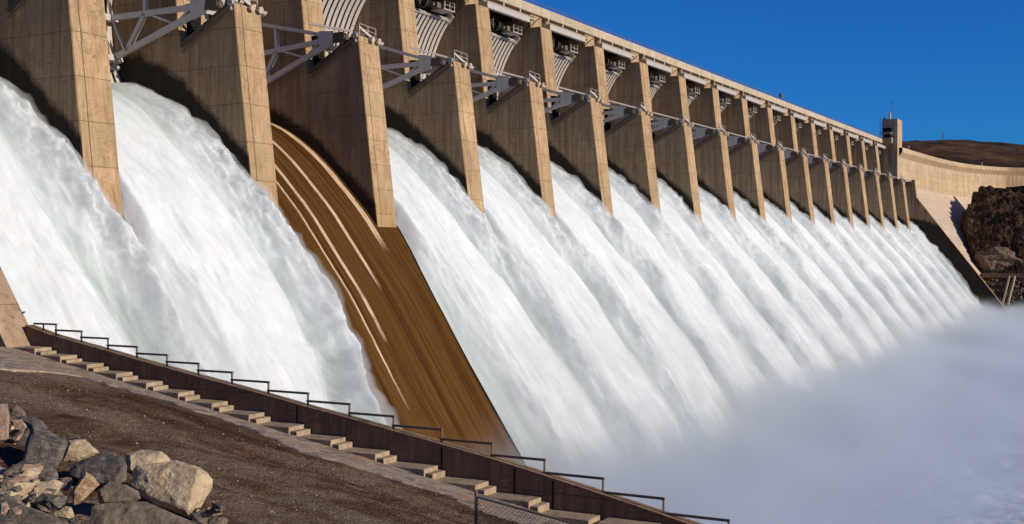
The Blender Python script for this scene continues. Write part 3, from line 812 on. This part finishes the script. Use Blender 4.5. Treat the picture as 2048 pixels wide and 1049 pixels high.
def hero(pts, D, mat, label, th=.75, bulge=.28, seed=0, tilt=.55, fr=None):
    """boulder: measured outline, a raised front with its own facets and a real back"""
    rnd = random.Random(seed)
    c = np.mean(pts, axis=0)
    wpx = max(p[0] for p in pts) - min(p[0] for p in pts); hpx = max(p[1] for p in pts) - min(p[1] for p in pts)
    wd = min(wpx, hpx * 1.4) / FPX * D
    P = []
    for p in pts:
        dd = D + tilt * (c[1] - p[1]) / FPX * D + rnd.uniform(-.05, .05) * wd
        P.append(ray(p[0], p[1], dd))
    for p in pts[::2]:
        q = c + (np.array(p) - c) * rnd.uniform(*((.72, .92) if wpx > 70 else (.5, .8)))
        if fr: q = q + np.array(fr)
        P.append(ray(q[0], q[1], D + tilt * (c[1] - q[1]) / FPX * D - bulge * wd * rnd.uniform(.35, 1.15)))
    for p in pts[1::2]:
        q = c + (np.array(p) - c) * .62
        P.append(ray(q[0], q[1] + hpx * .08, D + th * wd * rnd.uniform(.8, 1.2)))
    o = rock_mesh('boulder', P, mat, 5, .03, seed)
    return tag(o, label, 'boulder')
H = [
 (zz((1065, 585), (1215, 570), (1380, 548), (1470, 580), (1560, 610), (1670, 700), (1650, 790), (1545, 945), (1480, 1003), (1300, 945), (1110, 850), (1010, 745), (1030, 650)), 25.0, 'rock_tan', "largest boulder, pale tan with fine veins, right end of the pile", .6, .22, 1),
 (zz((975, 500), (1130, 465), (1260, 475), (1340, 550), (1230, 620), (1060, 690), (985, 640)), 27.2, 'rock_tan', "tan boulder with a dark groove, tucked behind the largest pale boulder", .7, .3, 2),
 (zz((245, 262), (340, 290), (520, 380), (535, 430), (480, 560), (435, 608), (330, 600), (250, 625), (165, 575), (175, 520), (230, 400)), 26.0, 'rock_dark', "large slate grey boulder crossed by a thin pale vein, upper left of the pile", .55, .12, 3),
 (zz((560, 590), (720, 510), (880, 478), (960, 530), (1000, 590), (985, 715), (900, 750), (780, 760), (640, 720), (530, 660)), 25.2, 'rock_dark', "dark rounded craggy boulder in the middle of the pile", .7, .3, 4),
 (zz((670, 640), (710, 655), (780, 738), (700, 765), (650, 860), (575, 905), (545, 800), (600, 740)), 22.6, 'rock_rust', "white and orange stained rock leaning in the dark gap", .5, .3, 5),
 (zz((750, 780), (860, 710), (980, 735), (1080, 790), (1105, 850), (1000, 900), (780, 900)), 22.8, 'rock_brown', "grey brown boulder lying on top of the big slab at the bottom edge", .7, .25, 6),
 (zz((705, 930), (740, 895), (1100, 850), (1330, 960), (1560, 1049), (1600, 1150), (760, 1170), (700, 1010)), 21.0, 'rock_brown', "wide brown slab boulder cut by the bottom edge of the picture", .7, .2, 7),
 (zz((-60, 110), (60, 108), (72, 180), (75, 300), (65, 385), (0, 395), (-80, 390)), 27.5, 'rock_pink', "upright pale pinkish rock at the left edge", .5, .12, 8),
 (zz((78, 140), (130, 115), (205, 185), (190, 230), (90, 215)), 29.5, 'rock_brown', "small brown rock at the top of the pile beside the upright pale rock", .8, .3, 9),
 (zz((120, 215), (240, 195), (330, 240), (370, 290), (350, 340), (200, 300)), 29.0, 'rock_dark', "low grey slab at the top edge of the pile behind the slate boulder", .7, .3, 10),
 (zz((80, 235), (170, 228), (215, 290), (180, 320), (95, 315)), 28.0, 'rock_pink', "small pink rock between the upright pale rock and the slate boulder", .7, .3, 11),
 (zz((75, 390), (160, 318), (195, 315), (150, 395), (110, 410)), 27.2, 'rock_pink', "thin pink wedge of rock left of the slate boulder", .7, .3, 12),
 (zz((530, 395), (670, 385), (780, 490), (730, 520), (610, 560), (490, 560), (510, 470)), 27.0, 'rock_tan', "tan topped rock right of the slate boulder", .8, .3, 13),
 (zz((320, 590), (380, 580), (440, 620), (462, 690), (460, 840), (400, 855), (290, 780), (240, 720), (290, 650)), 23.2, 'rock_dark', "dark two toned rock below the slate boulder", .8, .3, 14),
 (zz((240, 730), (390, 870), (340, 900), (140, 880), (160, 770)), 21.5, 'rock_pink', "flat triangular tan rock amid the rubble", .7, .3, 15),
 (zz((-40, 820), (150, 880), (330, 950), (570, 1055), (500, 1150), (-60, 1150)), 18.6, 'rock_dark', "long dark grey slab in the bottom left corner", .6, .1, 16),
 (zz((400, 965), (510, 905), (560, 915), (585, 1000), (530, 1010), (410, 990)), 20.3, 'rock_tan', "angular tan and grey rock beside the dark gap near the bottom", .8, .3, 17),
 (zz((280, 915), (320, 870), (400, 880), (395, 960), (300, 950)), 20.6, 'rock_brown', "small reddish brown rock above the long dark slab", .8, .3, 18),
 (zz((1560, 950), (1620, 945), (1645, 1000), (1600, 1015), (1555, 990)), 24.6, 'rock_tan', "small tan rock at the foot of the largest boulder", .9, .3, 19),
 (zz((1480, 960), (1555, 950), (1585, 1049), (1500, 1060)), 24.0, 'rock_dark', "blue grey rock below the right corner of the largest boulder", .9, .3, 20),
 (zz((1620, 1020), (1670, 1000), (1710, 1040), (1690, 1080), (1620, 1080)), 24.0, 'rock_dark', "small grey rock at the bottom edge, rightmost of the pile", .9, .3, 21),
 (zz((-30, 585), (40, 610), (50, 650), (0, 700), (-40, 700)), 23.0, 'rock_pink', "pink rock at the left edge just under the black shadow", .9, .3, 22),
 (zz((20, 742), (170, 722), (185, 760), (150, 800), (30, 790)), 21.4, 'rock_pink', "flat pinkish rock near the left edge in the rubble", .9, .3, 23),
 (zz((85, 930), (130, 910), (170, 940), (165, 975), (105, 980)), 18.3, 'rock_pink', "small round pink rock lying on the long dark slab", .9, .3, 24),
 (zz((-20, 980), (40, 970), (120, 1010), (135, 1060), (-30, 1100)), 17.4, 'rock_dark', "blue grey rock in the very bottom left corner", .8, .3, 25),
 (zz((0, 880), (50, 870), (80, 930), (60, 985), (-10, 980)), 18.4, 'rock_pink', "orange pink rock at the left edge on the long dark slab", .9, .3, 26),
 (zz((100, 860), (190, 880), (190, 930), (120, 900)), 19.6, 'rock_brown', "thin brown rock wedged above the long dark slab at left", .9, .3, 27),
 (zz((195, 895), (235, 885), (245, 925), (210, 930)), 20.0, 'rock_dark', "small dark rock between two brown rocks above the slab", .9, .3, 28),
 (zz((520, 350), (610, 350), (625, 380), (530, 385)), 29.5, 'rock_dark', "flat blue grey stone behind the tan topped rock", .9, .3, 29),
 (zz((530, 1010), (590, 990), (635, 1030), (620, 1080), (520, 1080)), 19.6, 'rock_dark', "dark angular rock at the bottom edge left of the brown slab", .9, .3, 30),
]
for pts, D, m, lab, th, bu, sd in H:
    hero([np.array(p) for p in pts], D, M[m], lab, th, bu, sd)
# rubble between the boulders
mound = []
rb = random.Random(5)
def rubble(cnt, x0, x1, y0, y1, dfun, s0, s1, lab):
    base = []
    for i in range(cnt):
        px, py = rb.uniform(x0, x1), rb.uniform(y0, y1)
        D = dfun(px, py) + rb.uniform(-.25, .35)
        s = s0 * .7 + (s1 * 1.6 - s0 * .7) * rb.random() ** 2.2
        c = ray(px, py, D)
        pts = []
        for j in range(11):
            d = np.array([rb.gauss(0, 1), rb.gauss(0, 1), rb.gauss(0, 1)]); d /= np.linalg.norm(d)
            pts.append(c + d * s * np.array([1.0, rb.uniform(.6, 1), .55]) * rb.uniform(.8, 1))
        o = rock_mesh('stone', pts, M[rb.choice(['rock_pink', 'rock_brown', 'rock_tan', 'rock_brown', 'rock_dark'])], 3, .03, i)
        tag(o, lab, 'stone', 'loose stones among the boulders')
rubble(46, 0, 75, 930, 975, lambda x, y: 22.6 - (y - 930) * .03, .10, .24, "small angular stone in the loose rubble at the left edge of the pile")
rubble(30, 0, 120, 975, 1010, lambda x, y: 20.6 - (y - 975) * .03, .13, .28, "fist to head sized stone in the loose rubble above the long dark slab")
rubble(14, 20, 60, 855, 885, lambda x, y: 28, .12, .22, "small stone wedged between the upright pale rock and the slate boulder")
rubble(12, 95, 130, 955, 1010, lambda x, y: 22.5, .10, .2, "small stone below the dark two toned rock")
rubble(10, 395, 440, 1015, 1049, lambda x, y: 24.3, .08, .18, "small stone at the foot of the largest boulder on the gravel")
# the bank of broken stone the boulders rest on
bx = np.linspace(-20, 470, 120); by = np.linspace(0, 1, 60)
BX, BY = np.meshgrid(bx, by)
def pile_top(x): return np.interp(x, [-20, 60, 120, 200, 330, 440, 470], [26.6, 26.8, 25.6, 25.6, 26.3, 25.8, 25.4])
Dn = 15 + (pile_top(BX) + 2.2 - 15) * BY
ptop = np.interp(Dn, [15, 18, 20, 22, 24, 26, 28, 31], [1200, 1090, 1060, 1030, 985, 930, 870, 860])
ptop = ptop + np.interp(BX, [0, 100, 250, 400, 470], [0, 10, 40, 75, 120])
q_ = (BX - 1024) / FPX
MX, MY, MZ = (CT + q_ * ST) * Dn, (ST - q_ * CT) * Dn, (HOR - ptop) / FPX * Dn
gz_ = G(MX, MY)
MZ = np.maximum(np.minimum(MZ, gz_ + 1.6), gz_ - .15) + .12 * fbm(MX * 1.4, MY * 1.4, 0, 4, 8)
edge_ = np.minimum.reduce([sm(0, .12, 1 - BY), sm(470, 400, BX)])
MZ = (gz_ - .3) + (MZ - gz_ + .3) * edge_
kind(gridmesh('ground', np.stack([MX, MY, MZ], -1), M['gravel']), 'structure')
# ------------------------------------------------------------------ elevator tower
tx0, tx1 = 359.7, 366.3
tow = empty('elevator_tower', (tx0, 71.3, 18), "square concrete elevator tower with balconies and antenna at the far end of the crest", 'tower')
def T(mb, name, mat, **k):
    o = mb.build(name, mat, **k); o.parent = tow; o.location = (-tx0, -71.3, -18); return o
tb = T(MB().box(tx0, tx1, 71.25, 75.6, 14, 39.0), 'tower_shaft', M['wing'])
T(MB().box(tx0 - .35, tx0 - .003, 72.85, 75.75, 34.7, 35.1), 'balcony', M['wing'])
T(MB().box(tx0 - 1.3, tx0 - .003, 72.6, 75.8, 31.9, 33.5), 'balcony', M['wing'])
T(MB().box(tx0 - 1.0, tx0 - .003, 72.8, 73.1, 34.7, 35.05), 'lamp_bracket', M['white'])
T(MB().box(tx0 - .03, tx0 - .004, 72.9, 75.5, 35.3, 36.5), 'window', M['dark'])
T(MB().box(tx0 - .03, tx0 - .004, 73.3, 75.2, 33.6, 34.65), 'window', M['dark'])
T(MB().tube((tx0 + 1.2, 73.6, 39.0), (tx0 + 1.2, 73.6, 41.0), .33, 12), 'vent_pipe', M['white'])
an = MB().tube((tx0 + .8, 73.05, 39.0), (tx0 + .8, 73.05, 44.3), .07, 6)
for z in np.arange(39.6, 44.3, .5): an.beam((tx0 + .8, 72.85, z), (tx0 + .8, 73.25, z), .05, .05)
an.beam((tx0 + .8, 73.0, 44.2), (tx0 + .8, 73.7, 44.1), .1, .1)
T(an, 'antenna', M['rail'])
ld = MB()
for y in (75.95, 76.25): ld.tube((tx0, y, 33.2), (tx0, y, 39.6), .05, 6)
for z in np.arange(33.4, 39.6, .45): ld.beam((tx0, 75.95, z), (tx0, 76.25, z), .04, .04)
T(ld, 'ladder', M['rail'])
rl = MB()
for x, y in ((tx0 + .1, 71.4), (tx0 + .1, 73), (tx0 + .1, 75.4), (tx1 - .1, 71.4), (tx1 - .1, 73.5)): rl.tube((x, y, 39), (x, y, 39.45), .03, 6)
rl.box(tx0 + .3, tx0 + .9, 74.6, 75.3, 39.0, 39.5)
T(rl, 'roof_fitting', M['rail'])
# ------------------------------------------------------------------ curved abutment section
path = [(361.8, 71.5), (383, 70.6), (403, 69.6), (421, 68.0), (438, 65.6), (452, 61.8), (463, 56.6), (470.5, 50.5), (476, 43), (484, 29), (500, 0), (530, -54)]
pa = np.array(path)
tt = np.linspace(0, len(pa) - 1, 150)
ps = np.stack([np.interp(tt, np.arange(len(pa)), pa[:, i]) for i in (0, 1)], -1)
for _ in range(40): ps[1:-1] = (ps[:-2] + 2 * ps[1:-1] + ps[2:]) / 4
tg = np.gradient(ps, axis=0); tg /= np.linalg.norm(tg, axis=1, keepdims=True)
nr = np.stack([tg[:, 1], -tg[:, 0]], -1)              # points downstream
ab = empty('abutment_wall', (361.8, 71.5, 10), "pale curved gravity wall of the dam beyond the tower, sunlit", 'dam wall')
def sweep(prof_, name, mat):                          # prof_: list of (offset downstream, z)
    P = np.zeros((len(ps), len(prof_), 3))
    for j, (o_, z) in enumerate(prof_):
        P[:, j, :2] = ps + nr * o_; P[:, j, 2] = z
    o = gridmesh(name, P, mat, smooth=False); o.parent = ab; o.location = (-361.8, -71.5, -10); return o
sweep([(.0, 28.0), (1.25, 29.5), (1.25, 30.76), (.25, 30.76), (.25, 30.0), (-7, 30.0), (-7, 30.9), (-7.3, 30.9), (-7.3, -20)], 'crest_parapet', M['wing'])
zbrk = np.interp(np.arange(len(ps)), [0, 60, 149], [20.4, 19.2, 18.6])
P = np.zeros((len(ps), 12, 3))
for j in range(12):
    P[:, j, :2] = ps + nr * (.0 + .02 * j); P[:, j, 2] = 28.6 + (zbrk - 28.6) * j / 11
o = gridmesh('upper_face', P, M['wing']); o.parent = ab; o.location = (-361.8, -71.5, -10)
P = np.zeros((len(ps), 30, 3))
for j in range(30):
    h = 46.0 * j / 29
    P[:, j, :2] = ps + nr * (.22 + h / 1.3)[..., None] if hasattr(h, 'shape') else ps + nr * (.22 + h / 1.3); P[:, j, 2] = zbrk - h
o = gridmesh('battered_face', P, M['wing_slope']); o.parent = ab; o.location = (-361.8, -71.5, -10)
for i, s_i in enumerate((8, 70, 128)):
    pz_ = ps[s_i]
    o = empty('crest_lamp', (pz_[0], pz_[1], 30.76), "small lamp standard on the curved crest, %s one from the tower" % ordn(i + 1), 'lamp', 'lamps on the curved crest')
    MB().tube((0, 0, 0), (0, 0, 1.0), .12, 8).build('post', M['white'], parent=o)
    MB().box(-.3, .3, -.3, .3, 1.0, 1.45).build('lamp_head', M['white'], parent=o)
# equipment box on the crest
o = empty('crest_camera', (257, 75.5, 33.1), "small dark box on a short pole standing on the crest road", 'equipment box')
MB().tube((0, 0, 0), (0, 0, .8), .06, 6).build('pole', M['rail'], parent=o)
bevel(MB().box(-.55, .55, -.25, .25, .75, 1.6).build('housing', M['rail'], parent=o), .04)
# ------------------------------------------------------------------ right bank
rx = np.linspace(361.6, 430, 190); ry = np.linspace(-60, 72, 330)
RX, RY = np.meshgrid(rx, ry)
rug = fbm(RX * .16, RY * .16, 0, 6, 40, .6)
HX = np.interp(RX, [361, 364.2, 370.0, 374.5, 380, 396, 406, 411, 430], [-30, -14.5, -6.35, -6.3, 0.5, 12.0, 15.2, 17.6, 22])
rise = sm(374.0, 378, RX)
RZ = HX + rug * (.3 + .55 * rise)
RZ = RZ + rise * .3 * np.abs(fbm(RX * .5, RY * .5, RX * .1, 4, 44))
edgeY = 57.8 + 1.0 * fbm(RX * .3, RX * 0, 0, 3, 41) - (396 - RX) * .30 * (RX < 396)
drop = sm(0, 3.0, RY - edgeY)
RZ = RZ - drop * (RZ + 12) * rise
RZ = RZ + rise * .42 * np.sin(RZ * 2 * pi / 2.3 + 2 * fbm(RX * .1, RY * .1, 0, 2, 47)) + .22 * fbm(RX * 1.5, RY * 1.5, 0, 3, 43)
kind(gridmesh('hill', np.stack([RX, RY, RZ], -1), M['cliff'], smooth=False), 'structure')
led = MB(); led.box(369.2, 370.6, -60, 49.4, -7.2, -5.95)
tag(led.build('road_ledge', M['wall']), "long level concrete ledge at the foot of the dark cliff on the far bank", 'ledge')
for i, y_ in enumerate((42.0, 40.6)):
    b_ = MB().beam((369.3, y_, -6.6), (363.2, y_ + 1.2, -14.6), .45, .45)
    tag(b_.build('concrete_rib', M['pale']), ("left" if i == 0 else "right") + " one of two slanting pale concrete ribs on the rubble below the ledge", 'concrete rib')
# rock outcrop above the ledge
rr2 = random.Random(21)
def blob(c, r, seed, mat, name, lab, cat, flat=.8):
    pts = []
    for j in range(26):
        d = np.array([rr2.gauss(0, 1), rr2.gauss(0, 1), rr2.gauss(0, 1)]); d /= np.linalg.norm(d)
        pts.append(np.array(c) + d * np.array(r) * rr2.uniform(.8, 1))
    o = rock_mesh(name, pts, mat, 6, .07, seed); return tag(o, lab, cat)
M['outcrop'] = rockmat("pale_outcrop_rock", (.07, .045, .03), (.26, .18, .125), (.16, .08, .04), .5, .4)
blob((378.5, 46.0, -3.0), (5.0, 8.5, 5.0), 50, M['outcrop'], 'rock_outcrop', "rugged reddish grey rock outcrop above the ledge on the far bank", 'rock outcrop')
n = 1500
sx = RNG.uniform(363.5, 369.0, n); sy = RNG.uniform(5, 49, n)
sz = np.interp(sx, [361, 364.2, 370.0], [-30, -14.5, -6.35]) + .1
ss = .12 + .35 * RNG.random(n) ** 3
tag(scatter('riprap', np.stack([sx, sy, sz], -1), ss, M['rock_brown']), "broken stone riprap below the ledge on the far bank", 'riprap')
n = 2600
sx = RNG.uniform(375, 425, n); sy = RNG.uniform(5, 58, n)
hz_ = np.interp(sx, rx, np.arange(len(rx))).astype(int); vy_ = np.interp(sy, ry, np.arange(len(ry))).astype(int)
sz = RZ[vy_, hz_]
tag(scatter('scrub', np.stack([sx, sy, sz + .1], -1), .15 + .45 * RNG.random(n) ** 2, M['cliff'], (1, 1, .7)), "low dark scrub and stones covering the cliff on the far bank", 'scrub')
# distant hill behind the abutment
qx = np.linspace(1450, 2500, 220); qd = np.linspace(560, 2100, 120)
QX, QD = np.meshgrid(qx, qd)
qq = (QX - 1024) / FPX
hx_, hy_ = (CT + qq * ST) * QD, (ST - qq * CT) * QD
rp = np.interp(QX, [1450, 1650, 1803, 1890, 1960, 2048, 2300, 2500], [330, 292, 283, 281.5, 286, 290, 300, 330])
ridge_z = (HOR - rp) / FPX * 1250
hz = -5 + (ridge_z + 5) * sm(540, 1290, QD) - sm(1300, 2100, QD) * 60
hz = hz + (7.0 * fbm(hx_ * .008, hy_ * .008, 0, 5, 60) + .9 * fbm(hx_ * .06, hy_ * .06, 0, 3, 61)) * sm(1400, 800, QD) * sm(560, 760, QD) + 1.0 * fbm(hx_ * .05, hy_ * .05, 0, 3, 62) * sm(900, 1200, QD)
kind(gridmesh('hill', np.stack([hx_, hy_, hz], -1), M['hill']), 'structure')
pc = ray(1886, 281, 1240)
po = empty('utility_pole', tuple(pc - np.array((0, 0, 2))), "lone utility pole on the skyline of the distant brown hill", 'utility pole')
MB().tube((0, 0, 0), (0, 0, 9.5), .55, 8).build('pole', M['rail'], parent=po)
MB().beam((-.9, 1.6, 8.0), (.9, -1.6, 8.0), .5, .5).build('crossarm', M['rail'], parent=po)
# ------------------------------------------------------------------ river and base terrain
n1, n2 = 420, 520
wx = np.linspace(41.9, 363, n2); wy = np.linspace(-140, 49, n1)
WXg, WYg = np.meshgrid(wx, wy)
wz = -25.4 + 1.0 * fbm(WXg * .12, WYg * .12, 0, 5, 80, .55) + .25 * np.abs(fbm(WXg * .6, WYg * .6, 0, 3, 82))
kind(gridmesh('water', np.stack([WXg, WYg, wz], -1), M['river']), 'structure')
base = MB().box(-3500, 4500, -3500, 4500, -34, -30).build('ground', M['hill'])
kind(base, 'structure')
kind(MB().box(-400, 40.0, -400, 49, -31, -29.0).build('ground', M['gravel']), 'structure')
# ------------------------------------------------------------------ mist over the stilling basin
def mist():
    t = NT("drifting_mist")
    t.t.nodes.remove(t.b)
    v = t.n("ShaderNodeVolumePrincipled")
    v.inputs['Anisotropy'].default_value = 0.1
    X, Y, Z = t.sep()[:3]
    n = t.noise((.05, .05, .07), 1, 5, .6)
    cm = t.mix(t.math('DIVIDE', t.math('SUBTRACT', Y, 22), 30, clamp=True), (.71, .78, .93), (.85, .93, .93))  # shade put into the colour: blue-grey downstream, paler sunlit tone near the dam
    t.l(cm, v.inputs['Color'])
    top = t.math('ADD', -14.0, t.math('MULTIPLY', t.math('SUBTRACT', n, .5), 17.0))
    # the cloud stands highest where the water lands
    fall = t.math('DIVIDE', t.math('SUBTRACT', 30, Y), 30, clamp=True)
    top = t.math('SUBTRACT', top, t.math('MULTIPLY', fall, 5.0))
    far = t.math('DIVIDE', t.math('SUBTRACT', X, 230), 120, clamp=True)
    top = t.math('ADD', top, t.math('MULTIPLY', far, 1.5))
    d = t.math('DIVIDE', t.math('SUBTRACT', top, Z), 6.5, clamp=True)
    yy_ = t.math('DIVIDE', t.math('SUBTRACT', Y, 7), 24, clamp=True)
    bil = t.ramp(t.noise((.13, .13, .16), 1, 5, .65, dist=.5), [(.36, .25), (.62, 1)])
    d = t.math('MULTIPLY', t.math('MULTIPLY', t.math('MULTIPLY', d, d), bil), t.math('ADD', .02, t.math('MULTIPLY', yy_, 1.0)))
    t.l(t.math('MULTIPLY', d, .34), v.inputs['Density'])
    t.l(v.outputs[0], t.out.inputs['Volume'])
    return t.m
M['mist'] = mist()
mo = MB().box(42.6, 420, -70, 61, -27.6, -8.5).build('mist', M['mist'])
tag(kind(mo, 'stuff'), "bluish cloud of mist hanging over the stilling basin at the foot of the spillway", 'mist')
